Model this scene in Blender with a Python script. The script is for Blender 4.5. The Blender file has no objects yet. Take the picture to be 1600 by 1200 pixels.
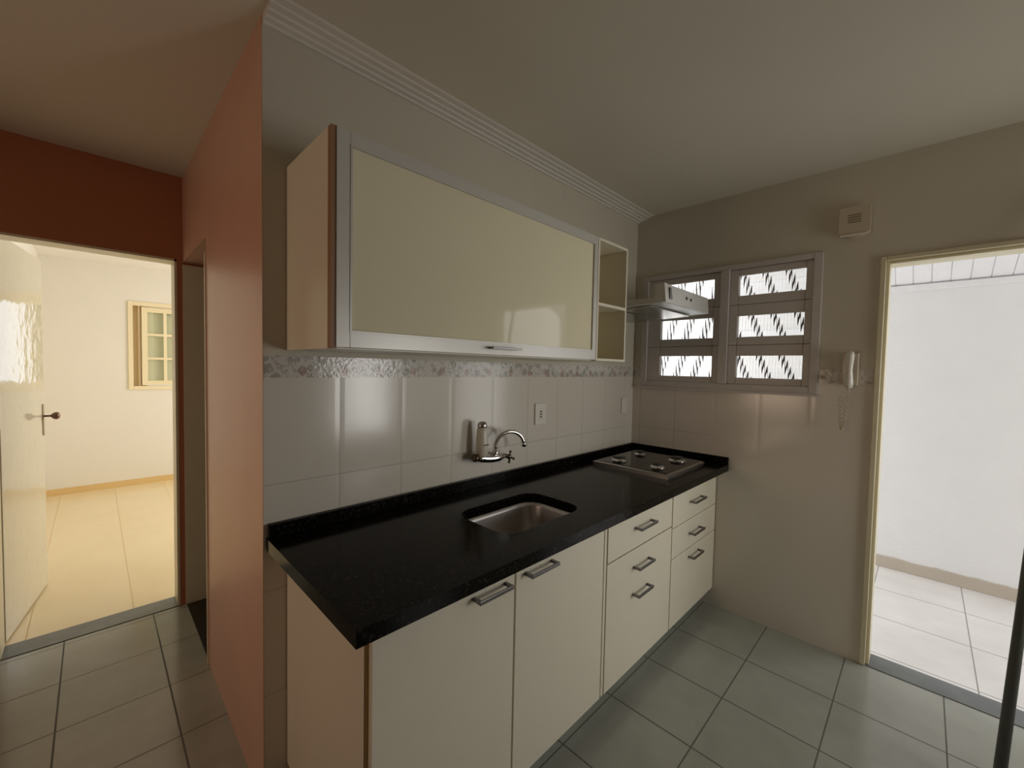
import bpy, bmesh, math, random
from mathutils import Vector, Matrix
random.seed(7)
sc = bpy.context.scene
COL = sc.collection
PI = math.pi

# ------------------------------------------------------------------ camera
YAW, PITCH, ROLL, FPX = .7887, -.0388, .0204, 648.99
CAM = Vector((-2.7475, -1.4948, 1.4771))
f_ = Vector((math.sin(YAW)*math.cos(PITCH), math.cos(YAW)*math.cos(PITCH), math.sin(PITCH)))
r0 = f_.cross(Vector((0, 0, 1))).normalized()
u0 = r0.cross(f_)
R_ = math.cos(ROLL)*r0 + math.sin(ROLL)*u0
U_ = -math.sin(ROLL)*r0 + math.cos(ROLL)*u0
cd = bpy.data.cameras.new('camera')
cam = bpy.data.objects.new('camera', cd)
COL.objects.link(cam)
M = Matrix((R_, U_, -f_)).transposed().to_4x4()
M.translation = CAM
cam.matrix_world = M
cd.sensor_fit = 'HORIZONTAL'
cd.sensor_width = 36
cd.lens = FPX/1600*36
cd.clip_start = .02
sc.camera = cam

# ------------------------------------------------------------------ world, light, exposure
w = bpy.data.worlds.new('sky')
sc.world = w
w.use_nodes = True
bg = w.node_tree.nodes['Background']
bg.inputs[0].default_value = (.93, .96, 1, 1)
bg.inputs[1].default_value = .8


def area(name, loc, rot, sx, sy, power, col):
    l = bpy.data.lights.new(name, 'AREA')
    l.shape = 'RECTANGLE'
    l.size = sx
    l.size_y = sy
    l.energy = power
    l.color = col
    o = bpy.data.objects.new(name, l)
    o.location = loc
    o.rotation_euler = rot
    COL.objects.link(o)
    return o


# daylight at the house openings, plus fill lamps in openings added for them
area('daylight_passage', (.85, 1.95, 1.45), (-PI/2, 0, 0), 1.25, 2.2, 100, (.92, .95, 1))        # north end of the service passage
area('daylight_passage_south', (.78, -4.9, 1.5), (PI/2, 0, 0), 1.2, 2.0, 20, (.95, .96, 1))   # its south end
area('daylight_yard', (2.15, -3.75, 1.35), (PI/2, 0, math.radians(43)), 2.3, 2.2, 36, (1, .98, .93))   # open yard beside the south end
area('fill_bedroom_east', (-.03, 3.3, 1.5), (0, PI/2, 0), 1.5, 1.8, 37, (1, .975, .95))  # unseen fill lamp, added to brighten the bedroom
lw = area('warm_fill_living_west', (-4.86, .2, 1.3), (0, -PI/2+math.radians(3), 0), .8, .8, 5.5, (1, .67, .44))  # added lamp, tinted to stand in for bounce off salmon walls
lw.data.spread = math.radians(130)
kf = area('fill_kitchen_front', (-.44, -3.36, 1.2), (PI/2, 0, 0), .62, 1.1, 8.5, (1, .97, .90))  # unseen fill added to lift the right end of the back wall
kf.data.spread = math.radians(125)
area('daylight_bedroom_north', (-1.58, 5.22, 1.65), (-PI/2, 0, 0), .66, .85, 2.2, (1, .98, .95))

sc.view_settings.view_transform = 'Standard'
sc.view_settings.look = 'None'
sc.view_settings.exposure = 0
sc.view_settings.gamma = 1
sc.view_settings.use_curve_mapping = False
try:
    sc.cycles.max_bounces = 14
    sc.cycles.diffuse_bounces = 8
    sc.cycles.glossy_bounces = 6
    sc.cycles.transmission_bounces = 10
    sc.cycles.transparent_max_bounces = 12
    sc.cycles.caustics_reflective = False
    sc.cycles.sample_clamp_indirect = 4
    sc.cycles.use_denoising = True
except Exception:
    pass


# ------------------------------------------------------------------ materials
class NT:
    def __init__(s, name):
        s.m = bpy.data.materials.new(name)
        s.m.use_nodes = True
        s.t = s.m.node_tree
        s.b = s.t.nodes['Principled BSDF']

    def n(s, typ, **k):
        x = s.t.nodes.new(typ)
        for a, v in k.items():
            setattr(x, a, v)
        return x

    def l(s, a, b):
        s.t.links.new(a, b)

    def math(s, op, a, b=None, c=None):
        x = s.n('ShaderNodeMath', operation=op)
        for i, v in enumerate((a, b, c)):
            if v is None:
                continue
            if isinstance(v, (int, float)):
                x.inputs[i].default_value = v
            else:
                s.l(v, x.inputs[i])
        return x.outputs[0]

    def mix(s, fac, a, b):
        x = s.n('ShaderNodeMix', data_type='RGBA')
        for i, v in ((0, fac), (6, a), (7, b)):
            if isinstance(v, (int, float)):
                x.inputs[i].default_value = v
            elif isinstance(v, tuple):
                x.inputs[i].default_value = (*v, 1)
            else:
                s.l(v, x.inputs[i])
        return x.outputs[2]

    def pos(s):
        g = s.n('ShaderNodeNewGeometry')
        x = s.n('ShaderNodeSeparateXYZ')
        s.l(g.outputs['Position'], x.inputs[0])
        return g.outputs['Position'], x.outputs

    def noise(s, scale, detail=3, vec=None, rough=.5):
        x = s.n('ShaderNodeTexNoise')
        x.inputs['Scale'].default_value = scale
        x.inputs['Detail'].default_value = detail
        x.inputs['Roughness'].default_value = rough
        if vec is not None:
            s.l(vec, x.inputs['Vector'])
        return x.outputs['Fac']

    def ramp(s, v, a, b):
        x = s.n('ShaderNodeMapRange')
        s.l(v, x.inputs[0])
        x.inputs[1].default_value = a
        x.inputs[2].default_value = b
        return x.outputs[0]

    def bump(s, h, strength=.1, dist=.002):
        x = s.n('ShaderNodeBump')
        x.inputs['Strength'].default_value = strength
        x.inputs['Distance'].default_value = dist
        s.l(h, x.inputs['Height'])
        s.l(x.outputs[0], s.b.inputs['Normal'])

    def set(s, **k):
        for a, v in k.items():
            i = s.b.inputs[a.replace('_', ' ')]
            if isinstance(v, tuple):
                i.default_value = (*v, 1)
            elif isinstance(v, (int, float)):
                i.default_value = v
            else:
                s.l(v, i)
        return s.m

    def grout(s, coord, off, pitch, half):
        """1 on the joint lines of a grid along one coordinate"""
        t = s.math('DIVIDE', s.math('SUBTRACT', coord, off), pitch)
        fr = s.math('FRACT', s.math('ADD', t, 200.5))
        d = s.math('ABSOLUTE', s.math('SUBTRACT', fr, .5))
        return s.math('LESS_THAN', d, half/pitch)


def paint(name, col, rough=.6, var=.06, bump=.08, scale=3, bscale=60, bdist=.003):
    m = NT(name)
    p, _ = m.pos()
    n1 = m.noise(scale, 4, p)
    c = m.mix(m.math('MULTIPLY', n1, 1.0), tuple(x*(1-var) for x in col), tuple(min(1, x*(1+var)) for x in col))
    m.bump(m.noise(bscale, 3, p), bump, bdist)
    return m.set(Base_Color=c, Roughness=rough)


def plain(name, col, rough=.5, metal=0, var=.03, **k):
    m = NT(name)
    p, _ = m.pos()
    c = m.mix(m.noise(9, 3, p), tuple(x*(1-var) for x in col), tuple(min(1, x*(1+var)) for x in col))
    return m.set(Base_Color=c, Roughness=rough, Metallic=metal, **k)


def tile_wall(name, axis, off, w_, ztop, h_, ylimit=None):
    m = NT(name)
    p, xyz = m.pos()
    a = xyz[axis]
    g = m.math('MAXIMUM', m.grout(a, off, w_, .0022), m.grout(xyz[2], ztop, h_, .0022))
    g = m.math('MULTIPLY', g, m.math('LESS_THAN', xyz[2], ztop-.004))
    if ylimit is not None:
        g = m.math('MULTIPLY', g, m.math('GREATER_THAN', xyz[1], ylimit))
    tl = m.math('LESS_THAN', xyz[2], ztop+.07)
    nz = m.noise(2.5, 3, p)
    base = m.mix(nz, (.66, .61, .53), (.71, .66, .58))
    pnt = m.mix(nz, (.55, .51, .42), (.60, .56, .465))
    c = m.mix(tl, pnt, base)
    c = m.mix(m.math('MULTIPLY', g, .45), c, (.35, .33, .29))
    # gentle pillow of the fired tiles
    tx = m.math('PINGPONG', m.math('SUBTRACT', a, off), w_/2)
    edge = m.ramp(tx, 0, .018)
    hgt = m.math('SUBTRACT', m.math('ADD', m.math('MULTIPLY', edge, .6), m.math('MULTIPLY', m.noise(5, 2, p), 1.2)), g)
    m.bump(hgt, .35, .0016)
    ro = m.math('ADD', m.math('MULTIPLY', tl, -.42), .58)
    return m.set(Base_Color=c, Roughness=ro)


def tile_floor(name, offx, offy, px, py, ca, cb, gcol, rough=.2, xmax=None):
    m = NT(name)
    p, xyz = m.pos()
    gx = m.grout(xyz[0], offx, px, .0032)
    if xmax is not None:
        gx = m.math('MULTIPLY', gx, m.math('LESS_THAN', xyz[0], xmax))
    g = m.math('MAXIMUM', gx, m.grout(xyz[1], offy, py, .0026))
    v = m.noise(2.2, 6, p, .62)
    n2 = m.noise(9, 5, p)
    t = m.math('ADD', m.math('MULTIPLY', m.ramp(v, .35, .65), .6), m.math('MULTIPLY', n2, .4))
    c = m.mix(t, ca, cb)
    c = m.mix(g, c, gcol)
    m.bump(m.math('SUBTRACT', m.math('MULTIPLY', n2, .25), g), .3, .0015)
    return m.set(Base_Color=c, Roughness=m.math('ADD', m.math('MULTIPLY', g, .5), rough))


MAT = {}
MAT['tileA'] = tile_wall('white_wall_tile', 0, -.117, .2507, 1.43, .35)
MAT['tileB'] = tile_wall('white_wall_tile_side', 1, -.059, .2507, 1.43, .35, -.555)
MAT['floor'] = tile_floor('grey_marbled_floor_tile', -.405, -.902, .3530, .3575, (.31, .32, .28), (.41, .42, .38), (.11, .11, .095), .16, -.15)
MAT['svcfloor'] = tile_floor('pale_service_tile', .17, -1.30, .455, .435, (.60, .575, .545), (.74, .72, .70), (.30, .27, .25), .35)
MAT['bedfloor'] = tile_floor('warm_bedroom_tile', -2.6, 2.2, .42, .42, (.76, .63, .39), (.82, .69, .45), (.66, .52, .30), .20)
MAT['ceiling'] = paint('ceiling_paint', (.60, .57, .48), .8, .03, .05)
MAT['cornice'] = paint('cornice_plaster', (.66, .63, .58), .7, .02, .03)
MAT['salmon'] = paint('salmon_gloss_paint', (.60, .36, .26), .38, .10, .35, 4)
MAT['salmon_shaded'] = paint('shaded_salmon_paint', (.40, .155, .075), .55, .06, .2)  # salmon paint with shade and red bounce put into its colour
MAT['cream'] = paint('cream_enamel', (.72, .66, .50), .4, .04, .05)
MAT['bedwall'] = paint('bedroom_paint', (.80, .77, .70), .7, .02, .1)
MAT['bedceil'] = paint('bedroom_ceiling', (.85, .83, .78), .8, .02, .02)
MAT['leaf'] = paint('glossy_cream_door', (.64, .60, .47), .06, .03, .5, 3, 11, .004)
MAT['svcwall'] = paint('white_rough_plaster', (.79, .79, .80), .85, .03, .35, 5)
MAT['pvc'] = plain('white_pvc', (.80, .80, .82), .35)
MAT['plain_wall'] = paint('off_white_paint', (.55, .52, .46), .7, .04, .06)
MAT['lam'] = plain('cream_white_laminate', (.76, .71, .58), .32, 0, .02)
MAT['edge'] = plain('tan_edge_band', (.50, .34, .15), .5, 0, .08)
MAT['nichein'] = plain('cream_laminate_inside', (.80, .73, .50), .5, 0, .02)
MAT['alu'] = plain('painted_aluminium', (.62, .60, .56), .35, .25, .02)
MAT['cabglass'] = plain('cream_back_painted_glass', (.80, .74, .54), .05, 0, .01)
MAT['cabglass'].node_tree.nodes['Principled BSDF'].inputs['IOR'].default_value = 1.38
MAT['steel'] = plain('brushed_steel', (.55, .53, .50), .28, 1, .05)
MAT['sinksteel'] = plain('satin_sink_steel', (.62, .60, .58), .38, 1, .04)
MAT['chrome'] = plain('chrome', (.75, .74, .72), .09, 1, .02)
MAT['handle'] = plain('dull_handle_metal', (.21, .20, .20), .3, 1, .04)
MAT['black'] = plain('black_plastic', (.02, .02, .02), .35, 0, .1)
MAT['hobglass'] = plain('black_hob_glass', (.012, .011, .01), .1, 0, .1)
MAT['white_plastic'] = plain('white_plastic', (.74, .71, .64), .35, 0, .02)
MAT['beige_plastic'] = plain('aged_beige_plastic', (.55, .47, .36), .4, 0, .05)
MAT['filter'] = plain('pale_filter_plastic', (.62, .58, .48), .25, 0, .03)
MAT['winpaint'] = paint('window_enamel', (.55, .51, .48), .4, .05, .06, 7)
MAT['jamb'] = paint('olive_cream_metal', (.66, .60, .42), .35, .05, .05, 6)
MAT['threshold'] = plain('grey_granite_sill', (.13, .14, .14), .3, 0, .35)
MAT['darkstone'] = plain('black_stone_sill', (.02, .013, .01), .3, 0, .3)
MAT['bedwindow'] = paint('cream_window_wood', (.84, .74, .50), .45, .03, .05, 6)
MAT['bedrecess'] = paint('tan_window_wood', (.66, .53, .34), .5, .05, .05, 6)
MAT['pole'] = plain('dark_grey_enamel', (.085, .09, .08), .4, 0, .1)


def granite():
    m = NT('black_speckled_granite')
    p, _ = m.pos()
    v = m.n('ShaderNodeTexVoronoi')
    v.inputs['Scale'].default_value = 170
    m.l(p, v.inputs['Vector'])
    s_ = m.n('ShaderNodeSeparateColor')
    m.l(v.outputs['Color'], s_.inputs[0])
    sp = m.math('GREATER_THAN', s_.outputs[0], .86)
    c = m.mix(m.math('MULTIPLY', sp, .6), (.004, .004, .003), (.04, .036, .03))
    c = m.mix(m.math('MULTIPLY', m.noise(14, 4, p), .5), c, (.007, .005, .004))
    return m.set(Base_Color=c, Roughness=.14, Specular_IOR_Level=.1)


MAT['granite'] = granite()


def border():
    m = NT('fruit_and_leaf_border')
    p, xyz = m.pos()
    d = m.n('ShaderNodeMapping')
    d.inputs['Scale'].default_value = (1, 1, .95)
    m.l(p, d.inputs[0])
    warp = m.n('ShaderNodeTexNoise')
    warp.inputs['Scale'].default_value = 40
    m.l(p, warp.inputs['Vector'])
    vm = m.n('ShaderNodeVectorMath', operation='MULTIPLY_ADD')
    m.l(warp.outputs['Color'], vm.inputs[0])
    vm.inputs[1].default_value = (.02, .02, .02)
    m.l(p, vm.inputs[2])
    v = m.n('ShaderNodeTexVoronoi')
    v.inputs['Scale'].default_value = 30
    m.l(vm.outputs[0], v.inputs['Vector'])
    s_ = m.n('ShaderNodeSeparateColor')
    m.l(v.outputs['Color'], s_.inputs[0])
    leaf = m.math('MULTIPLY', m.math('LESS_THAN', v.outputs['Distance'], .46), m.math('GREATER_THAN', s_.outputs[0], .35))
    vein = m.math('GREATER_THAN', m.noise(160, 3, p), .46)
    leaf = m.math('MULTIPLY', leaf, m.math('ADD', m.math('MULTIPLY', vein, .5), .5))
    c = m.mix(m.math('MULTIPLY', leaf, .75), (.60, .57, .52), (.29, .29, .24))
    # swirling stems
    st = m.math('LESS_THAN', m.math('ABSOLUTE', m.math('SUBTRACT', m.noise(22, 2, p), .5)), .018)
    c = m.mix(m.math('MULTIPLY', st, .6), c, (.33, .30, .25))
    # round fruits in the lower half of the strip, one every 14 cm
    fx = m.math('SUBTRACT', m.math('FRACT', m.math('DIVIDE', m.math('ADD', xyz[0], 20.072), .142)), .5)
    fy = m.math('SUBTRACT', m.math('FRACT', m.math('DIVIDE', m.math('ADD', xyz[1], 20.0), .142)), .5)
    fx = m.math('MULTIPLY', fx, .142)
    dz = m.math('SUBTRACT', xyz[2], 1.452)
    rr = m.math('SQRT', m.math('ADD', m.math('MULTIPLY', fx, fx), m.math('MULTIPLY', dz, dz)))
    fr = m.math('LESS_THAN', rr, .0155)
    c = m.mix(m.math('MULTIPLY', fr, .6), c, (.40, .22, .17))
    m.bump(m.math('ADD', leaf, m.noise(80, 3, p)), .5, .0015)
    return m.set(Base_Color=c, Roughness=.14)


MAT['border'] = border()


def ribbed_glass():
    m = NT('ribbed_glass')
    return m.set(Base_Color=(.97, .98, .97), Roughness=.03, Transmission_Weight=1.0, IOR=1.45)


MAT['ribbed'] = ribbed_glass()


def clear_glass():
    m = NT('window_glass')
    return m.set(Base_Color=(.9, .93, .86), Roughness=.02, Transmission_Weight=1.0, IOR=1.02)


MAT['glass'] = clear_glass()


# ------------------------------------------------------------------ geometry helpers
class MB:
    def __init__(s):
        s.bm = bmesh.new()

    def face_mat(s, fs, mi):
        for f in fs:
            f.material_index = mi

    def box(s, x0, x1, y0, y1, z0, z1, mi=0, bev=0):
        n0 = len(s.bm.faces)
        x0, x1 = sorted((x0, x1)); y0, y1 = sorted((y0, y1)); z0, z1 = sorted((z0, z1))
        vs = [s.bm.verts.new((x, y, z)) for x in (x0, x1) for y in (y0, y1) for z in (z0, z1)]
        fs = []
        for q in ((0, 1, 3, 2), (4, 6, 7, 5), (0, 4, 5, 1), (2, 3, 7, 6), (0, 2, 6, 4), (1, 5, 7, 3)):
            fs.append(s.bm.faces.new([vs[i] for i in q]))
        if bev:
            es = list({e for f in fs for e in f.edges})
            r = bmesh.ops.bevel(s.bm, geom=es, offset=bev, segments=2, profile=.5, affect='EDGES')
            fs = [f for f in s.bm.faces if f.index == -1] or fs
            s.bm.faces.index_update()
            fs = list(s.bm.faces)[n0:]
        s.face_mat(fs, mi)
        return s

    def prism(s, pts, ax, a0, a1, mi=0):
        """extrude polygon pts (2-D) along axis ax"""
        def mk(p, a):
            if ax == 'x': return (a, p[0], p[1])
            if ax == 'y': return (p[0], a, p[1])
            return (p[0], p[1], a)
        A = [s.bm.verts.new(mk(p, a0)) for p in pts]
        B = [s.bm.verts.new(mk(p, a1)) for p in pts]
        fs = [s.bm.faces.new(A), s.bm.faces.new(B[::-1])]
        n = len(pts)
        for i in range(n):
            fs.append(s.bm.faces.new([A[i], B[i], B[(i+1) % n], A[(i+1) % n]]))
        s.face_mat(fs, mi)
        return s

    def lathe(s, prof, c, axis=(0, 0, 1), seg=28, mi=0):
        """profile [(r, h)] around axis starting at c"""
        ax = Vector(axis).normalized()
        q = Vector((0, 0, 1)).rotation_difference(ax)
        rings = []
        for r, h in prof:
            ring = []
            for k in range(seg):
                a = 2*PI*k/seg
                ring.append(s.bm.verts.new(Vector(c)+q @ Vector((r*math.cos(a), r*math.sin(a), h))))
            rings.append(ring)
        fs = []
        for a, b in zip(rings, rings[1:]):
            for k in range(seg):
                fs.append(s.bm.faces.new([a[k], a[(k+1) % seg], b[(k+1) % seg], b[k]]))
        fs.append(s.bm.faces.new(rings[0][::-1]))
        fs.append(s.bm.faces.new(rings[-1]))
        for f in fs[:-2]:
            f.smooth = True
        s.face_mat(fs, mi)
        return s

    def tube(s, pts, r, seg=14, mi=0):
        pts = [Vector(p) for p in pts]
        rs = r if isinstance(r, (list, tuple)) else [r]*len(pts)
        rings = []
        up = Vector((0, 0, 1))
        t0 = (pts[1]-pts[0]).normalized()
        n = t0.cross(up)
        if n.length < .01:
            n = t0.cross(Vector((1, 0, 0)))
        n.normalize()
        for i, p in enumerate(pts):
            t = (pts[min(i+1, len(pts)-1)]-pts[max(i-1, 0)]).normalized()
            n = (n - t*n.dot(t)).normalized()
            b = t.cross(n)
            rings.append([s.bm.verts.new(p+rs[i]*(math.cos(2*PI*k/seg)*n+math.sin(2*PI*k/seg)*b)) for k in range(seg)])
        fs = []
        for a, b in zip(rings, rings[1:]):
            for k in range(seg):
                f = s.bm.faces.new([a[k], a[(k+1) % seg], b[(k+1) % seg], b[k]])
                f.smooth = True
                fs.append(f)
        fs.append(s.bm.faces.new(rings[0][::-1]))
        fs.append(s.bm.faces.new(rings[-1]))
        s.face_mat(fs, mi)
        return s

    def ring(s, ax, a0, a1, o, i, mi=0, bev=0):
        """rectangular frame: ax 'x' -> rectangles in (y,z); ax 'y' -> (x,z). o,i = (p0,p1,q0,q1)"""
        def bx(p0, p1, q0, q1):
            if ax == 'x': s.box(a0, a1, p0, p1, q0, q1, mi, bev)
            else: s.box(p0, p1, a0, a1, q0, q1, mi, bev)
        bx(o[0], i[0], o[2], o[3]); bx(i[1], o[1], o[2], o[3])
        bx(i[0], i[1], o[2], i[2]); bx(i[0], i[1], i[3], o[3])
        return s

    def build(s, name, mats, parent=None):
        bmesh.ops.recalc_face_normals(s.bm, faces=s.bm.faces)
        me = bpy.data.meshes.new(name)
        s.bm.to_mesh(me)
        s.bm.free()
        if not isinstance(mats, (list, tuple)):
            mats = [mats]
        for m in mats:
            me.materials.append(MAT[m] if isinstance(m, str) else m)
        o = bpy.data.objects.new(name, me)
        COL.objects.link(o)
        if parent is not None:
            o.parent = parent
            o.matrix_parent_inverse = Matrix.Translation(parent_loc(parent)).inverted()
        return o


def parent_loc(o):
    # meshes are modelled in world coordinates, so only an Empty has an offset
    return Vector(o.location) if o.type == 'EMPTY' else Vector((0, 0, 0))


def thing(name, label, cat, loc=(0, 0, 0), group=None):
    o = bpy.data.objects.new(name, None)
    o.location = loc
    o.empty_display_size = .05
    COL.objects.link(o)
    o['label'] = label
    o['category'] = cat
    if group:
        o['group'] = group
    return o


def tag(o, label, cat, group=None):
    o['label'] = label
    o['category'] = cat
    if group:
        o['group'] = group
    return o


def struct(o):
    o['kind'] = 'structure'
    return o


def label(o, t):
    o['label'] = t
    return o


# ------------------------------------------------------------------ shell
ZC = 2.55        # ceiling
XL = -2.368       # end of the kitchen wall = salmon wall plane
YB = 1.64         # wall with the bedroom door
X0, Y0 = -4.75, -3.25

struct(MB().box(X0, 0, Y0, 0, -.1, 0).box(X0, XL, 0, YB, -.1, 0).build('floor', 'floor'))
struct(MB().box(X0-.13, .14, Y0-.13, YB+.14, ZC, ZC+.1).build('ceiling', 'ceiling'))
# kitchen back wall (tiled)
struct(MB().box(XL, .14, 0, .13, 0, ZC).build('wall_back', 'tileA'))
# its exposed end is painted salmon, together with the wall running back to the bedroom
mb = MB()
mb.box(XL-.002, XL+.13, 0.0005, .925, 0, ZC)
mb.box(XL-.002, XL+.13, .925, YB, 2.06, ZC)
struct(mb.build('wall_hall_right', 'salmon'))
# wet-room beyond the salmon wall, only its dark doorway shows
mb = MB()
mb.box(XL+.13, XL+1.6, YB-.002, YB+.1, 0, ZC).box(XL+1.6, XL+1.7, .13, YB, 0, ZC)
struct(mb.build('wall_washroom', 'plain_wall'))
struct(MB().box(XL+.13, XL+1.6, .13, YB, -.1, 0).build('floor_washroom', 'floor'))

# right wall with window and door
WY0, WY1, WZ0, WZ1 = -.075, -1.075, 1.375, 2.12
DY0, DY1, DZ = -1.318, -2.24, 2.058
mb = MB()
T = .13
mb.box(0, T, 0, WY0, 0, ZC)
mb.box(0, T, WY0, WY1, 0, WZ0).box(0, T, WY0, WY1, WZ1, ZC)
mb.box(0, T, WY1, DY0, 0, ZC).box(0, T, DY0, DY1, DZ, ZC).box(0, T, DY1, Y0, 0, ZC)
struct(mb.build('wall_right', 'tileB'))
# front wall (behind the camera) and left wall, each with an opening added for a fill lamp
mb = MB()
mb.box(X0, -.78, Y0-.13, Y0, 0, ZC).box(-.1, T, Y0-.13, Y0, 0, ZC).box(-.78, -.1, Y0-.13, Y0, 0, .6).box(-.78, -.1, Y0-.13, Y0, 1.78, ZC)
struct(mb.build('wall_front', 'plain_wall'))
mb = MB()
mb.box(X0-.13, X0, Y0-.13, -.22, 0, ZC).box(X0-.13, X0, .62, YB, 0, ZC).box(X0-.13, X0, -.22, .62, 0, .88).box(X0-.13, X0, -.22, .62, 1.72, ZC)
struct(mb.build('wall_left', 'salmon'))

# wall with bedroom door
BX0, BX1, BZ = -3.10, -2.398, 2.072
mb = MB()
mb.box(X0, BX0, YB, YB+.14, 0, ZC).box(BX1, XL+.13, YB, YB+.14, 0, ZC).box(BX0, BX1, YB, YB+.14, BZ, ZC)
struct(mb.build('wall_hall_back', 'salmon_shaded'))

# cornices
def cornice(name, pts2d, ax, a0, a1):
    mb = MB()
    mb.prism(pts2d, ax, a0, a1)
    return struct(mb.build(name, 'cornice'))


z1 = ZC-.030
prof = [(0, z1), (-.012, z1), (-.016, z1+.006), (-.034, z1+.007), (-.038, z1+.013), (-.058, z1+.014), (-.062, z1+.019), (-.084, z1+.020), (-.088, z1+.025), (-.112, z1+.026), (-.120, ZC), (0, ZC)]
cornice('trim_1', prof, 'x', XL, 0)

# decorative tile strip
struct(MB().box(XL+.002, 0, -.003, 0.001, 1.43, 1.502).build('trim_3', 'border'))
struct(MB().box(-.003, .001, WY0+.012, -.003, 1.43, 1.502).box(-.003, .001, WY1-.02, DY0+.006, 1.43, 1.502).build('trim_4', 'border'))

# thresholds
struct(MB().box(0, T+.005, DY0, DY1, -.05, .004).build('trim_5', 'threshold'))
struct(MB().box(BX0, BX1, YB, YB+.14, -.05, .004).build('trim_6', 'threshold'))
struct(MB().box(XL, XL+.13, .925, YB, -.05, .003).build('trim_7', 'darkstone'))

# ------------------------------------------------------------------ service passage outside the right door
SX = 1.54
struct(MB().box(T, SX, -2.62, 1.9, -.1, -.001).box(T, 4.2, -5.6, -2.62, -.1, -.001).build('floor_passage', 'svcfloor'))
struct(MB().box(SX, SX+.15, -2.62, 1.9, -.1, 2.9).build('wall_passage', 'svcwall'))
# skirting tiles with a ragged top edge
mb = MB()
pts = [(-2.62, 0)]
y = -2.62
while y < 1.9:
    pts.append((y, .085+random.uniform(-.004, .006)))
    y += random.uniform(.02, .07)
pts.append((1.9, .085)); pts.append((1.9, 0))
mb.prism(pts, 'x', SX-.012, SX)
struct(mb.build('baseboard_passage', plain('beige_skirting_tile', (.50, .44, .37), .4)))
# sloping pvc ceiling: interlocking slats
mb = MB()
zlo, zhi = 2.15, 2.15+(SX-T)*.41
n = 28
sw = 5.6/n
SLW = .0945
y = 1.9
while y > -2.6:
    pts = [(T, zhi), (SX, zlo), (SX, zlo+.012), (T, zhi+.012)]
    mb.prism(pts, 'y', y, y-SLW+.006)
    mb.prism([(T, zhi+.005), (SX, zlo+.005), (SX, zlo+.015), (T, zhi+.015)], 'y', y-SLW+.006, y-SLW)
    y -= SLW
struct(mb.build('ceiling_passage', 'pvc'))
struct(MB().box(SX-.03, SX, -2.62, 1.9, 2.105, 2.148, 0, .004).build('trim_8', 'pvc'))

# ------------------------------------------------------------------ bedroom
BYF = 5.10
BXW = -3.145
BXE = -.1
struct(MB().box(BXW, BXE, YB+.14, BYF, -.1, 0).build('floor_bedroom', 'bedfloor'))
struct(MB().box(BXW-.1, BXE+.1, YB+.14, BYF+.1, ZC, ZC+.1).build('ceiling_bedroom', 'bedceil'))
BW = (-2.435, -1.22, 1.16, 2.13)
mb = MB()
mb.box(BXW-.1, BW[0], BYF, BYF+.14, 0, ZC).box(BW[1], BXE+.1, BYF, BYF+.14, 0, ZC).box(BW[0], BW[1], BYF, BYF+.14, 0, BW[2]).box(BW[0], BW[1], BYF, BYF+.14, BW[3], ZC)
struct(mb.build('wall_bedroom_back', 'bedwall'))
struct(MB().box(BXW-.1, BXW, YB+.14, BYF, 0, ZC).build('wall_bedroom_left', 'bedwall'))
mb = MB()
mb.box(BXE, BXE+.1, YB+.14, 2.4, 0, ZC).box(BXE, BXE+.1, 4.2, BYF, 0, ZC).box(BXE, BXE+.1, 2.4, 4.2, 0, .75).box(BXE, BXE+.1, 2.4, 4.2, 2.25, ZC)  # unseen opening added for the east fill lamp
struct(mb.build('wall_bedroom_right', 'bedwall'))
struct(MB().box(BX1, BXE, YB+.14, YB+.145, 0, ZC).box(BXW, BX0, YB+.14, YB+.145, 0, ZC).box(BX0, BX1, YB+.14, YB+.145, BZ, ZC).build('wall_bedroom_front', 'bedwall'))
struct(MB().box(BXW, BXE, BYF-.012, BYF, 0, .07).build('baseboard_bedroom', plain('tan_skirting', (.72, .52, .24), .4)))

# bedroom window: recess at the left, glazed sash over closed louvred shutters, clear right half
win = thing('window_2', 'cream wooden sliding window with small panes in the bedroom wall', 'window', (BW[0], BYF, BW[2]))
del win['category']; del win['label']
struct(win)
MB().ring('y', BYF-.018, BYF+.10, (BW[0]-.03, BW[1]+.03, BW[2]-.03, BW[3]+.035), (BW[0]+.012, BW[1]-.01, BW[2]+.012, BW[3]-.012), 0, .003).build('window_frame', 'bedwindow', win)
mb = MB().box(BW[0]+.012, -2.30, BYF+.075, BYF+.09, BW[2]+.012, BW[3]-.012).box(-2.375, -2.355, BYF+.03, BYF+.075, BW[2]+.012, BW[3]-.012)
mb.build('recess_panel', 'bedrecess', win)
# left glazed sash
sx0, sx1, sz0, sz1 = -2.345, -1.95, BW[2]+.02, BW[3]-.02
px = [(-2.292, -2.145), (-2.115, -1.968)]
pz = [(1.235, 1.487), (1.515, 1.772), (1.80, 2.052)]
mb = MB()
mb.box(sx0, px[0][0], BYF+.01, BYF+.04, sz0, sz1)
mb.box(px[0][1], px[1][0], BYF+.01, BYF+.04, sz0, sz1).box(px[1][1], sx1+.02, BYF+.01, BYF+.04, sz0, sz1)
for a, b in ((sz0, pz[0][0]), (pz[0][1], pz[1][0]), (pz[1][1], pz[2][0]), (pz[2][1], sz1)):
    for q in px:
        mb.box(q[0], q[1], BYF+.012, BYF+.038, a, b)
sash = mb.build('sash', 'bedwindow', win)
MB().box(-2.292, -1.968, BYF+.024, BYF+.027, 1.235, 2.052).build('window_pane', 'glass', sash)
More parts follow.
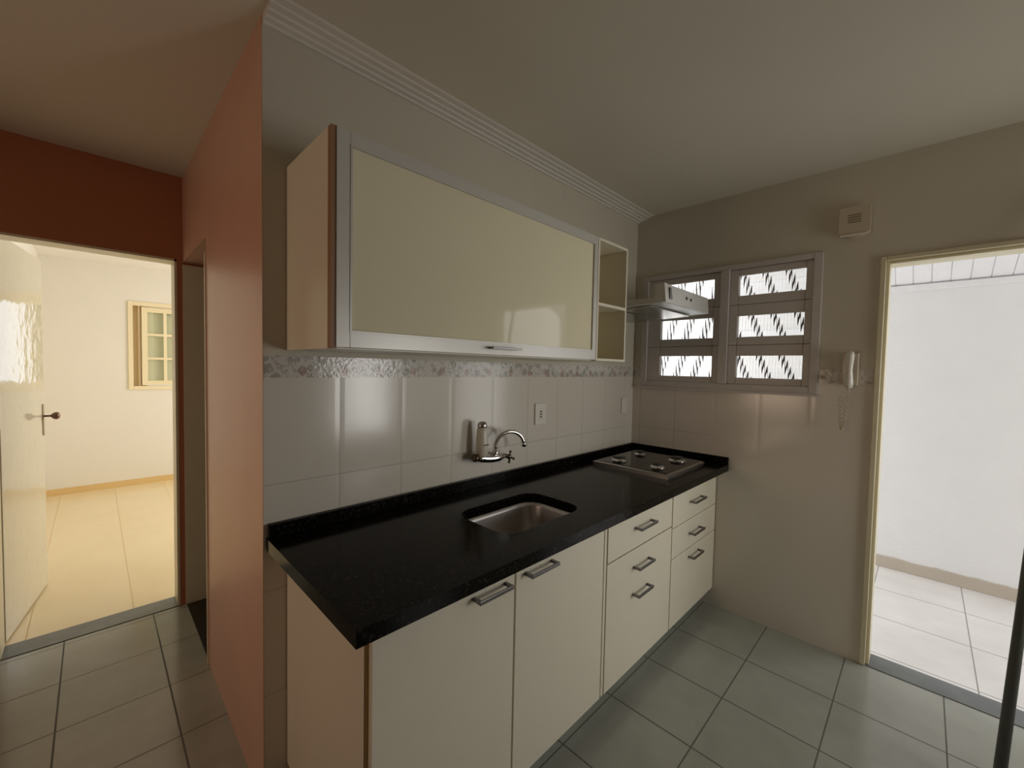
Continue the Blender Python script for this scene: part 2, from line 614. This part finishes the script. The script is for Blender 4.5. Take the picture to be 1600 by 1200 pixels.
# louvred shutter behind it
mb = MB().box(-2.292, -2.235, BYF+.05, BYF+.072, sz0, sz1).box(-1.985, -1.93, BYF+.05, BYF+.072, sz0, sz1)
z = sz0+.02
while z < sz1-.02:
    mb.prism([(BYF+.05, z), (BYF+.054, z), (BYF+.075, z+.028), (BYF+.071, z+.028)], 'x', -2.235, -1.985)
    z += .027
mb.build('shutter', plain('pale_green_shutter', (.80, .76, .60), .5), win)
MB().ring('y', BYF+.045, BYF+.075, (-1.928, -1.23, sz0, sz1), (-1.89, -1.27, sz0+.04, sz1-.04)).build('sash', 'bedwindow', win)

# bedroom door: frame lining + leaf
d2 = bpy.data.objects.new('door_2', None); d2.location = (BX0, YB+.14, 0); COL.objects.link(d2); struct(d2)
mb = MB()
mb.box(BX0, BX0+.012, YB, YB+.14, .004, BZ).box(BX1-.012, BX1, YB, YB+.14, .004, BZ).box(BX0, BX1, YB, YB+.14, BZ-.012, BZ)
mb.build('door_frame', 'jamb', d2)
hx, hy, ex, ey = -3.085, YB+.16, -2.978, 2.52
L = math.hypot(ex-hx, ey-hy)
ang = math.atan2(ey-hy, ex-hx)
TR = Matrix.Translation((hx, hy, 0)) @ Matrix.Rotation(ang, 4, 'Z')


def leafpart(mb, name, mat, parent):
    bmesh.ops.transform(mb.bm, matrix=TR, verts=mb.bm.verts)
    return mb.build(name, mat, parent)


leaf = leafpart(MB().box(0, L, -.0, .035, .01, 2.10, 0, .003), 'door_leaf', 'leaf', d2)
leafpart(MB().box(L-.042, L-.016, -.004, .001, .985, 1.185, 0, .001), 'lock_plate', plain('worn_brass', (.40, .33, .22), .35, .8), leaf)
leafpart(MB().lathe([(.006, 0), (.006, .03), (.009, .034), (.018, .042), (.024, .052), (.024, .062), (.018, .070), (.006, .074)], (L-.03, -.002, 1.108), (0, -1, 0)), 'door_knob', plain('dark_knob', (.16, .09, .06), .25, .6), leaf)

# washroom doorway lining
d3 = bpy.data.objects.new('door_3', None); d3.location = (XL, .925, 0); COL.objects.link(d3); struct(d3)
mb = MB()
mb.box(XL-.004, XL+.13, YB-.012, YB-.0005, .003, 2.045).box(XL-.008, XL+.13, .9255, .940, .003, 1.99)
mb.build('door_frame', 'cream', d3)

# ------------------------------------------------------------------ kitchen window (two columns of three tilting vents)
win = bpy.data.objects.new('window_1', None); win.location = (0, -.575, WZ0); COL.objects.link(win); struct(win)
mb = MB()
mb.ring('x', -.016, .09, (WY1-.012, WY0+.012, WZ0-.012, WZ1+.008), (WY1+.028, WY0-.028, WZ0+.03, WZ1-.022), 0, .003)
mb.box(-.02, .085, -.628, -.578, WZ0+.03, WZ1-.022, 0, .003)
mb.box(-.030, -.014, WY1-.02, WY0+.02, WZ0-.02, WZ0-.006, 0, .002)
mb.build('window_frame', 'winpaint', win)
rows = [(1.406, 1.6415, 1.446, 1.578), (1.6425, 1.8835, 1.691, 1.817), (1.8845, 2.097, 1.938, 2.058)]
cols = [(-.1035, -.5775, -.194, -.535), (-.6285, -1.0465, -.676, -1.012)]
for zz in (1.642, 1.884):
    MB().box(.036, .046, WY1+.03, WY0-.03, zz-.012, zz+.012).build('meeting_rail', 'winpaint', win)
k = 0
for (zb, zt, pb, pt) in rows:
    for (ya, yb, pa, pe) in cols:
        mb = MB()
        mb.ring('x', .0, .035, (yb, ya, zb, zt), (pe, pa, pb, pt), 0, .004)
        v = mb.build('vent_sash', 'winpaint', win)
        # ribbed pane: real corrugations on the room side
        bm = bmesh.new()
        pitch, amp = .0165, .0022
        y = pe-.004
        N = int((pa-pe+.008)/pitch*10)
        A = []
        for i in range(N+1):
            yy = pe-.004+(pa-pe+.008)*i/N
            xx = .0145-amp*abs(math.sin(PI*(yy+2)/pitch))
            A.append((xx, yy))
        va = [bm.verts.new((x, y, pb-.004)) for x, y in A]
        vb = [bm.verts.new((x, y, pt+.004)) for x, y in A]
        vc = [bm.verts.new((.018, y, pb-.004)) for x, y in A]
        vd = [bm.verts.new((.018, y, pt+.004)) for x, y in A]
        for i in range(N):
            f = bm.faces.new((va[i], va[i+1], vb[i+1], vb[i])); f.smooth = True
            bm.faces.new((vc[i], vd[i], vd[i+1], vc[i+1]))
            bm.faces.new((va[i], vc[i], vc[i+1], va[i+1]))
            bm.faces.new((vb[i], vb[i+1], vd[i+1], vd[i]))
        bm.faces.new((va[0], vb[0], vd[0], vc[0])); bm.faces.new((va[N], vc[N], vd[N], vb[N]))
        m2 = MB(); m2.bm.free(); m2.bm = bm
        m2.build('ribbed_pane', 'ribbed', v)
# security grille of slanting bars on the outside
mb = MB()


def clipbar(y_lo, y_hi, sl, y00, half=.005):
    """bar through (y00, WZ0) with dy/dz = sl clipped to y range"""
    z0_, z1_ = WZ0+.01, WZ1-.01
    pts = []
    for i in range(41):
        z = z0_+(z1_-z0_)*i/40
        y = y00+sl*(z-z0_)
        if y_lo <= y <= y_hi:
            pts.append((y, z))
    if len(pts) > 2:
        a, b = pts[0], pts[-1]
        mb.tube([(.108, a[0], a[1]), (.108, b[0], b[1])], half, 8)


for i in range(-8, 22):
    clipbar(-.60, WY0-.005, -1.15, WY0-.02-i*.118+.9, .0065)
    clipbar(WY1+.005, -.60, 1.15, -.62-i*.118+.5, .0065)
mb.tube([(.108, -.60, WZ0), (.108, -.60, WZ1)], .006, 8)
mb.box(.103, .113, WY1, WY0, WZ0+.001, WZ0+.012).box(.103, .113, WY1, WY0, WZ1-.012, WZ1-.001)
mb.build('security_grille', plain('brown_iron', (.06, .04, .035), .5, .3), win)

# kitchen door frame (steel, pale)
d1 = bpy.data.objects.new('door_1', None); d1.location = (0, DY0, 0); COL.objects.link(d1); struct(d1)
mb = MB()
for s0, s1, s2 in ((DY0+.002, DY0-.020, DY0-.034), (DY1-.002, DY1+.020, DY1+.034)):
    mb.box(-.012, .05, s0, s1, .004, DZ-.0, 0, .003)
    mb.box(.012, .13, s1, s2, .004, DZ-.0205, 0, .003)
mb.box(-.0115, .0495, DY0-.0205, DY1+.0205, DZ-.020, DZ, 0, .003)
mb.box(.0125, .1295, DY0-.0345, DY1+.0345, DZ-.034, DZ-.0205, 0, .003)
mb.build('door_frame', 'jamb', d1)

# ------------------------------------------------------------------ base cabinets
CF = -.594        # door face plane
ZK, ZT = .115, .868


def bar_handle(xa, xb, z, yface, parent, mat='handle'):
    mb = MB()
    yo = yface-.030
    mb.box(xa, xb, yo-.006, yo+.001, z-.006, z+.006, 0, .001)
    for x in (xa+.005, xb-.005):
        mb.box(x-.005, x+.005, yo, yface, z-.005, z+.005)
    return mb.build('handle', mat, parent)


def front(name, xa, xb, za, zb, parent):
    return MB().box(xa, xb, CF, CF+.018, za, zb, 0, .0012).build(name, ['lam'], parent)


def carcass(xa, xb, parent, sides=(1, 1)):
    mb = MB()
    t = .018
    mb.box(xa, xa+t, CF+.02, -.002, ZK, ZT).box(xb-t, xb, CF+.02, -.002, ZK, ZT)
    mb.box(xa+t, xb-t, CF+.02, -.002, ZK, ZK+t).box(xa+t, xb-t, -.012, -.002, ZK+t, ZT)
    mb.box(xa, xb, CF+.0185, CF+.024, ZK, ZT, 1)
    return mb.build('carcass', ['lam', 'edge'], parent)


c1 = thing('base_cabinet', 'cream white sink cabinet with two tall doors under the black counter', 'cabinet', (-2.3, -.3, 0))
carcass(-2.30, -1.2820, c1)
dd = front('door', -2.292, -1.811, ZK, ZT-.004, c1); bar_handle(-1.985, -1.848, .806, CF, dd)
dd = front('door', -1.803, -1.289, ZK, ZT-.004, c1); bar_handle(-1.765, -1.622, .806, CF, dd)
c2 = thing('base_cabinet', 'cream white cabinet in the middle with one drawer above a deep double-handled front', 'cabinet', (-1.28, -.3, 0))
carcass(-1.2815, -.6365, c2)
MB().box(-1.279, -1.264, CF+.002, CF+.018, ZK, ZT-.004).build('filler_strip', 'lam', c2)
dd = front('drawer', -1.256, -.642, .672, ZT-.004, c2); bar_handle(-1.035, -.875, .765, CF, dd)
dd = front('drawer', -1.258, -.640, ZK, .666, c2)
bar_handle(-1.04, -.890, .586, CF, dd); bar_handle(-1.04, -.898, .461, CF, dd)
c3 = thing('base_cabinet', 'cream white cabinet beside the right wall with two drawers over a small door', 'cabinet', (-.63, -.3, 0))
carcass(-.636, -.004, c3)
dd = front('drawer', -.632, -.008, .655, ZT-.004, c3); bar_handle(-.415, -.252, .752, CF, dd)
dd = front('drawer', -.632, -.008, .490, .651, c3); bar_handle(-.415, -.262, .573, CF, dd)
dd = front('door', -.632, -.008, ZK, .486, c3); bar_handle(-.413, -.266, .438, CF, dd)
# recessed tiled plinth
struct(MB().box(-2.28, -.0, -.515, -.002, 0, ZK-.001).build('baseboard_kitchen', 'floor'))

# ------------------------------------------------------------------ countertop with sink cut-out
CX0, CX1, CY0, CY1 = -2.362, -.001, -.660, -.001
CZ0, CZ1 = .870, .910
SK = (-1.775, -1.335, -.525, -.225)
SR = .075


def rrect(x0, x1, y0, y1, r, n=8):
    pts = []
    for cx, cy, a0 in ((x1-r, y1-r, 0), (x0+r, y1-r, PI/2), (x0+r, y0+r, PI), (x1-r, y0+r, 1.5*PI)):
        for i in range(n+1):
            a = a0+PI/2*i/n
            pts.append((cx+r*math.cos(a), cy+r*math.sin(a)))
    return pts


bm = bmesh.new()
hole = rrect(*SK, SR)
outer = [(CX1, CY1), (CX0, CY1), (CX0, CY0), (CX1, CY0)]
nseg = len(hole)//4
for z in (CZ0, CZ1):
    H = [bm.verts.new((*p, z)) for p in hole]
    O = [bm.verts.new((*p, z)) for p in outer]
    for q in range(4):
        seg_ = H[q*nseg:(q+1)*nseg]
        for i in range(len(seg_)-1):
            bm.faces.new((O[q], seg_[i], seg_[i+1]))
        nx = H[((q+1)*nseg) % len(H)]
        bm.faces.new((O[q], seg_[-1], nx, O[(q+1) % 4]))
    if z == CZ0:
        H0, O0 = H, O
for a, b in ((H0, H), (O0, O)):
    for i in range(len(a)):
        j = (i+1) % len(a)
        bm.faces.new((a[i], a[j], b[j], b[i]))
mb = MB(); mb.bm.free(); mb.bm = bm
top = thing('countertop', 'long black granite countertop with a low upstand along two walls', 'countertop', (-1.2, -.33, CZ0))
mb.build('worktop', 'granite', top)
mb = MB()
mb.box(CX0+.006, CX1, -.022, -.001, CZ1, .955, 0, .0015)
mb.box(-.021, -.001, CY0, -.022, CZ1, .955, 0, .0015)
mb.build('upstand', 'granite', top)

# sink bowl
bm = bmesh.new()
loops = []
for inset, z in ((-.012, CZ0-.0015), (.002, CZ0-.0015), (.006, CZ0-.02), (.016, CZ0-.13), (.030, CZ0-.150), (.06, CZ0-.156), (.12, CZ0-.160)):
    r = max(.012, SR-inset*.4)
    x0, x1, y0, y1 = SK[0]+inset, SK[1]-inset, SK[2]+inset, SK[3]-inset
    r = min(r, (y1-y0)/2-.001)
    loops.append([bm.verts.new((*p, z)) for p in rrect(x0, x1, y0, y1, r)])
for a, b in zip(loops, loops[1:]):
    for i in range(len(a)):
        j = (i+1) % len(a)
        f = bm.faces.new((a[i], a[j], b[j], b[i])); f.smooth = True
bm.faces.new(loops[-1])
mb = MB(); mb.bm.free(); mb.bm = bm
snk = thing('sink', 'undermounted stainless steel sink bowl set into the black counter', 'sink', (-1.555, -.375, CZ0-.16))
mb.build('bowl', 'sinksteel', snk)
MB().lathe([(.001, 0), (.042, 0), (.044, .003), (.036, .004), (.030, .001), (.001, .001)], (-1.555, -.375, CZ0-.159), (0, 0, 1)).build('drain', 'steel', snk)

# ------------------------------------------------------------------ cooktop
hob = thing('cooktop', 'black glass gas cooktop with steel rim and four burners', 'cooktop', (-.42, -.33, CZ1))
HX0, HX1, HY0, HY1 = -.655, -.155, -.572, -.110
mb = MB()
mb.box(HX0+.004, HX1-.004, HY0+.004, HY1-.004, CZ1+.0006, CZ1+.0118)
# sloping steel rim
o_ = [(HX0, HY0), (HX1, HY0), (HX1, HY1), (HX0, HY1)]
ri = .014
i_ = [(HX0+ri, HY0+ri), (HX1-ri, HY0+ri), (HX1-ri, HY1-ri), (HX0+ri, HY1-ri)]
A = [mb.bm.verts.new((*p, CZ1+.012)) for p in o_]
A2 = [mb.bm.verts.new((*p, CZ1+.022)) for p in o_]
B = [mb.bm.verts.new((*p, CZ1+.027)) for p in i_]
for i in range(4):
    j = (i+1) % 4
    mb.bm.faces.new((A[i], A[j], A2[j], A2[i])); mb.bm.faces.new((A2[i], A2[j], B[j], B[i]))
mb.bm.faces.new(B); mb.bm.faces.new(A[::-1])
mb.build('steel_tray', 'steel', hob)
MB().box(HX0+ri+.002, HX1-ri-.002, HY0+ri+.002, HY1-ri-.002, CZ1+.026, CZ1+.030).build('glass_plate', 'hobglass', hob)
for bx, by, r in ((-.535, -.215, .040), (-.275, -.215, .032), (-.535, -.455, .032), (-.275, -.455, .044)):
    b = MB().lathe([(r+.010, 0), (r+.009, .003), (r, .005), (r-.001, .011), (r-.006, .012), (.002, .012)], (bx, by, CZ1+.030), (0, 0, 1)).build('burner', 'chrome', hob)
    MB().lathe([(r-.002, 0), (r, .003), (r-.004, .008), (.002, .010)], (bx, by, CZ1+.042), (0, 0, 1)).build('burner_cap', 'black', b)

# ------------------------------------------------------------------ wall mixer with water filter
fa = thing('faucet', 'chrome wall tap with curved spout and pale upright water filter', 'faucet', (-1.42, 0, 1.05))
mb = MB()
mb.tube([(-1.515, -.055, 1.062), (-1.49, -.055, 1.056), (-1.46, -.055, 1.050), (-1.42, -.055, 1.046), (-1.38, -.055, 1.046), (-1.345, -.055, 1.050)], [.016, .019, .019, .020, .020, .015], 16)
mb.tube([(-1.42, -.0, 1.050), (-1.42, -.05, 1.050)], .013, 14)
mb.lathe([(.026, 0), (.026, .004), (.014, .010)], (-1.42, -.0, 1.050), (0, -1, 0))
mb.build('tap_body', 'chrome', fa)
MB().lathe([(.004, -.012), (.012, -.012), (.018, -.006), (.018, .010), (.010, .014)], (-1.525, -.055, 1.062), (-1, 0, .2)).build('end_cap', plain('dark_brass', (.10, .08, .05), .3, .7), fa)
mb = MB().lathe([(.024, 0), (.027, .006), (.028, .05), (.026, .10), (.024, .128), (.021, .134)], (-1.487, -.055, 1.066), (0, 0, 1))
fl = mb.build('filter_body', 'filter', fa)
mb = MB().lathe([(.021, 0), (.0225, .006), (.021, .018), (.013, .026), (.003, .028)], (-1.487, -.055, 1.200), (0, 0, 1))
mb.build('filter_cap', 'steel', fl)
MB().box(-1.498, -1.470, -.0838, -.0825, 1.118, 1.124).build('filter_marking', 'black', fl)
mb = MB().lathe([(.015, 0), (.017, .006), (.016, .014), (.012, .020), (.010, .030)], (-1.402, -.055, 1.062), (0, 0, 1))
pts = [(-1.402, -.055, 1.075), (-1.402, -.055, 1.10)]
for i in range(1, 17):
    a = PI*i/16*.94
    k = (1-math.cos(a))
    pts.append((-1.402+.074*k, -.055-.022*k, 1.104+.064*math.sin(a)))
e = pts[-1]
pts.append((e[0]+.003, e[1]-.001, e[2]-.012))
mb.tube(pts, .0098, 14)
mb.lathe([(.0115, 0), (.012, .014), (.0105, .020)], (e[0]+.004, e[1]-.001, e[2]-.026), (-.1, 0, 1))
mb.build('spout', 'chrome', fa)
mb = MB().lathe([(.009, 0), (.009, .03), (.013, .034), (.013, .044), (.006, .050)], (-1.350, -.055, 1.050), (1, -.1, -.25))
hc = Vector((-1.308, -.0595, 1.039))
for k in range(4):
    a = k*PI/2+.15
    d = Vector((.18*math.sin(a)*0, math.cos(a), math.sin(a)))
    mb.tube([hc, hc+d*.026], [.004, .0055], 8)
    mb.lathe([(.003, 0), (.0068, .003), (.0068, .008), (.003, .011)], hc+d*.022, tuple(d))
mb.build('cross_handle', plain('tarnished_chrome', (.22, .21, .16), .22, .9), fa)

# ------------------------------------------------------------------ wall plates
def outlet(xc, zc, w_, h_, lab, sock):
    o = thing('wall_outlet', lab, 'outlet', (xc, 0, zc))
    MB().box(xc-w_/2, xc+w_/2, -.009, -.0005, zc-h_/2, zc+h_/2, 0, .003).build('cover_plate', 'white_plastic', o)
    if sock:
        mb = MB()
        for dz in (.014, 0, -.014):
            mb.lathe([(.0055, 0), (.0055, .0015)], (xc, -.0088, zc+dz), (0, -1, 0), 12)
        mb.build('socket_holes', 'black', o)
        MB().ring('y', -.0100, -.0088, (xc-.014, xc+.014, zc-.030, zc+.030), (xc-.0125, xc+.0125, zc-.0285, zc+.0285)).build('socket_rim', 'beige_plastic', o)
    else:
        MB().box(xc-.012, xc+.012, -.0105, -.0088, zc-.02, zc+.02, 0, .001).build('switch_button', 'white_plastic', o)


outlet(-1.022, 1.227, .088, .118, 'white power outlet plate with dark holes right of the tap', True)
outlet(-.128, 1.232, .070, .115, 'plain white wall plate close to the room corner above the cooktop', False)

# ------------------------------------------------------------------ wall cabinet with glass flap
UX0, UX1, UX2 = -2.300, -1.040, -.766
UZ0, UZ1 = 1.520, 2.110
UF = -.364
uc = thing('hanging_cabinet', 'long cream wall cabinet with one wide glass flap above the sink', 'cabinet', (-1.67, -.18, UZ0))
mb = MB()
t = .018
mb.box(UX0, UX0+t, UF+.024, -.001, UZ0, UZ1).box(UX1-t, UX1, UF+.024, -.001, UZ0, UZ1)
mb.box(UX0+t, UX1-t, UF+.024, -.001, UZ0, UZ0+t).box(UX0+t, UX1-t, UF+.024, -.001, UZ1-t, UZ1).box(UX0+t, UX1-t, -.008, -.001, UZ0+t, UZ1-t)
mb.box(UX0, UX0+.016, UF+.004, UF+.024, UZ0, UZ1, 1)
mb.build('carcass', ['lam', plain('brown_seal_edge', (.30, .16, .08), .5)], uc)
fr = (UX0+.006, UX1-.002, UZ0+.004, UZ1)
gi = (UX0+.052, UX1-.028, UZ0+.046, UZ1-.036)
mb = MB().ring('y', UF, UF+.022, (fr[0]+.008, fr[1], fr[2], fr[3]), gi, 0, .0012)
fd = mb.build('flap_door', 'alu', uc)
mb = MB().ring('y', UF-.002, UF+.004, (gi[0]-.001, gi[1]+.001, gi[2]-.001, gi[3]+.001), (gi[0]+.005, gi[1]-.005, gi[2]+.005, gi[3]-.005))
mb.build('glazing_bead', 'alu', fd)
MB().box(gi[0]-.004, gi[1]+.004, UF+.006, UF+.011, gi[2]-.004, gi[3]+.004).build('glass_panel', 'cabglass', fd)
mb = MB().box(-1.738, -1.585, UF-.030, UF-.024, 1.544, 1.553, 0, .001)
for x in (-1.731, -1.592):
    mb.box(x-.005, x+.005, UF-.026, UF, 1.545, 1.552)
mb.build('handle', 'handle', fd)

ni = thing('open_shelf', 'narrow open cream shelf unit joined to the right end of the glass cabinet', 'shelf', (-.9, -.18, UZ0))
mb = MB()
t = .012
for a in (('L', UX1+.001, UX1+.001+t, UZ0, UZ1), ('R', UX2-t, UX2, UZ0, UZ1)):
    mb.box(a[1], a[2], UF, -.001, a[3], a[4])
mb.box(UX1+t, UX2-t, UF, -.001, UZ0, UZ0+t).box(UX1+t, UX2-t, UF, -.001, UZ1-t, UZ1)
mb.box(UX1+t, UX2-t, -.008, -.001, UZ0+t, UZ1-t, 1)
mb.build('carcass', ['lam', 'nichein'], ni)
MB().box(UX1+t+.001, UX2-t, UF, -.009, 1.788, 1.802).build('shelf_board', 'lam', ni)

# ------------------------------------------------------------------ range hood
hd = thing('range_hood', 'slim white range hood with buttoned front strip above the cooktop', 'range hood', (-.36, -.26, 1.82))
RX0, RX1 = -.665, -.062
mb = MB().prism([(-.002, 1.812), (-.47, 1.835), (-.515, 1.835), (-.515, 1.862), (-.47, 1.862), (-.002, 1.872)], 'x', RX0+.002, RX1-.001)
mb.build('hood_body', plain('hood_white_enamel', (.62, .61, .56), .3), hd)
# front strip, hollow: face, top lip and end cheek
mb = MB()
mb.prism([(-.530, 1.836), (-.520, 1.932), (-.508, 1.932), (-.508, 1.924), (-.514, 1.924), (-.522, 1.836)], 'x', RX0+.03, RX1)
mb.prism([(-.531, 1.834), (-.521, 1.934), (-.470, 1.930), (-.470, 1.834)], 'x', RX0, RX0+.03)
hp = mb.build('front_strip', plain('hood_grey_enamel', (.66, .65, .62), .3), hd)
MB().prism([(RX0+.045, 1.915), (RX0+.060, 1.915), (RX0+.078, 1.855), (RX0+.045, 1.855)], 'y', -.5325, -.524).build('indicator_window', plain('smoked_plastic', (.12, .12, .11), .2), hp)
for k, x in enumerate((-.395, -.335)):
    MB().lathe([(.009, 0), (.009, .004), (.007, .006)], (x, -.525, 1.886-k*.002), (0, -1, 0), 14).build('button', plain('dark_button', (.10, .10, .10), .3), hp)
mb = MB()
for k in range(2):
    mb.prism([(-.06-k*.2, 1.811+.003*(k*2.8+.5)), (-.23-k*.2, 1.811+.003*(k*2.8+.5)+.008), (-.23-k*.2, 1.806+.003*(k*2.8+.5)+.008), (-.06-k*.2, 1.806+.003*(k*2.8+.5))], 'x', RX0+.04, RX1-.04)
mb.build('grease_filter', 'steel', hd)

# ------------------------------------------------------------------ door chime box and intercom handset on the right wall
bl = thing('door_chime', 'aged beige door chime box high on the wall left of the open doorway', 'door chime', (0, -1.21, 2.17))
ya, yb2 = -1.148, -1.272
mb = MB()
pts = [(ya, 2.325), (yb2, 2.325), (yb2, 2.195)]
for i in range(1, 8):
    pts.append((yb2+(ya-yb2)*i/8, 2.195-.022*math.sin(PI*i/8)))
pts.append((ya, 2.195))
mb.prism(pts, 'x', -.035, -.0005)
mb.build('chime_cover', 'beige_plastic', bl)
mb = MB()
for k in range(4):
    mb.box(-.0365, -.0345, -1.235, -1.185, 2.245+k*.012, 2.250+k*.012)
mb.build('sound_slots', plain('brown_slot', (.22, .18, .12), .5), bl)
MB().box(-.042, -.034, -1.266, -1.154, 2.180, 2.188, 0, .003).build('lower_lip', 'white_plastic', bl)

ic = thing('intercom', 'white wall intercom handset between the window and the open doorway', 'intercom', (0, -1.23, 1.4))
MB().box(-.022, -.0045, -1.255, -1.185, 1.420, 1.590, 0, .006).build('base_plate', 'beige_plastic', ic)
mb = MB()
mb.tube([(-.048, -1.222, 1.588), (-.060, -1.222, 1.570), (-.062, -1.222, 1.505), (-.060, -1.222, 1.440), (-.048, -1.222, 1.415)], [.016, .018, .013, .018, .016], 14)
mb.box(-.055, -.020, -1.234, -1.210, 1.560, 1.585, 0, .004).box(-.055, -.020, -1.234, -1.210, 1.425, 1.450, 0, .004)
mb.build('handset', 'white_plastic', ic)
mb = MB()
pts = []
for i in range(150):
    a = i/149
    zz = 1.41-.215*math.sin(a*PI*.93)*1.0
    yy = -1.222+.038*a
    xx = -.035
    th = a*2*PI*24
    pts.append((xx+.006*math.cos(th), yy+.006*math.sin(th), zz))
mb.tube(pts, .0022, 6)
mb.build('coiled_cord', 'beige_plastic', ic)

# small white latch and hook on the window's right side
lt = MB().box(-.024, -.0035, -1.118, -1.098, 1.452, 1.470, 0, .004).lathe([(.006, 0), (.006, .02), (.004, .023)], (-.022, -1.108, 1.461), (-1, 0, 0), 12).build('wall_hook', 'beige_plastic')
tag(lt, 'tiny beige hook fixed to the wall at the window frame lower right corner', 'hook')

# ------------------------------------------------------------------ leaning dark pole by the doorway
PA, PB = Vector((-.558, -1.731, .012)), Vector((-.025, -1.890, 2.21))
mb = MB().tube([PA, PA.lerp(PB, .5), PB], [.017, .0145, .013], 16)
mb.lathe([(.016, -.01), (.020, 0), (.020, .04), (.0175, .05)], PA, tuple(PB-PA), 16)
tag(mb.build('leaning_pole', 'pole'), 'long dark grey pole leaning across the right part of the open doorway', 'pole')
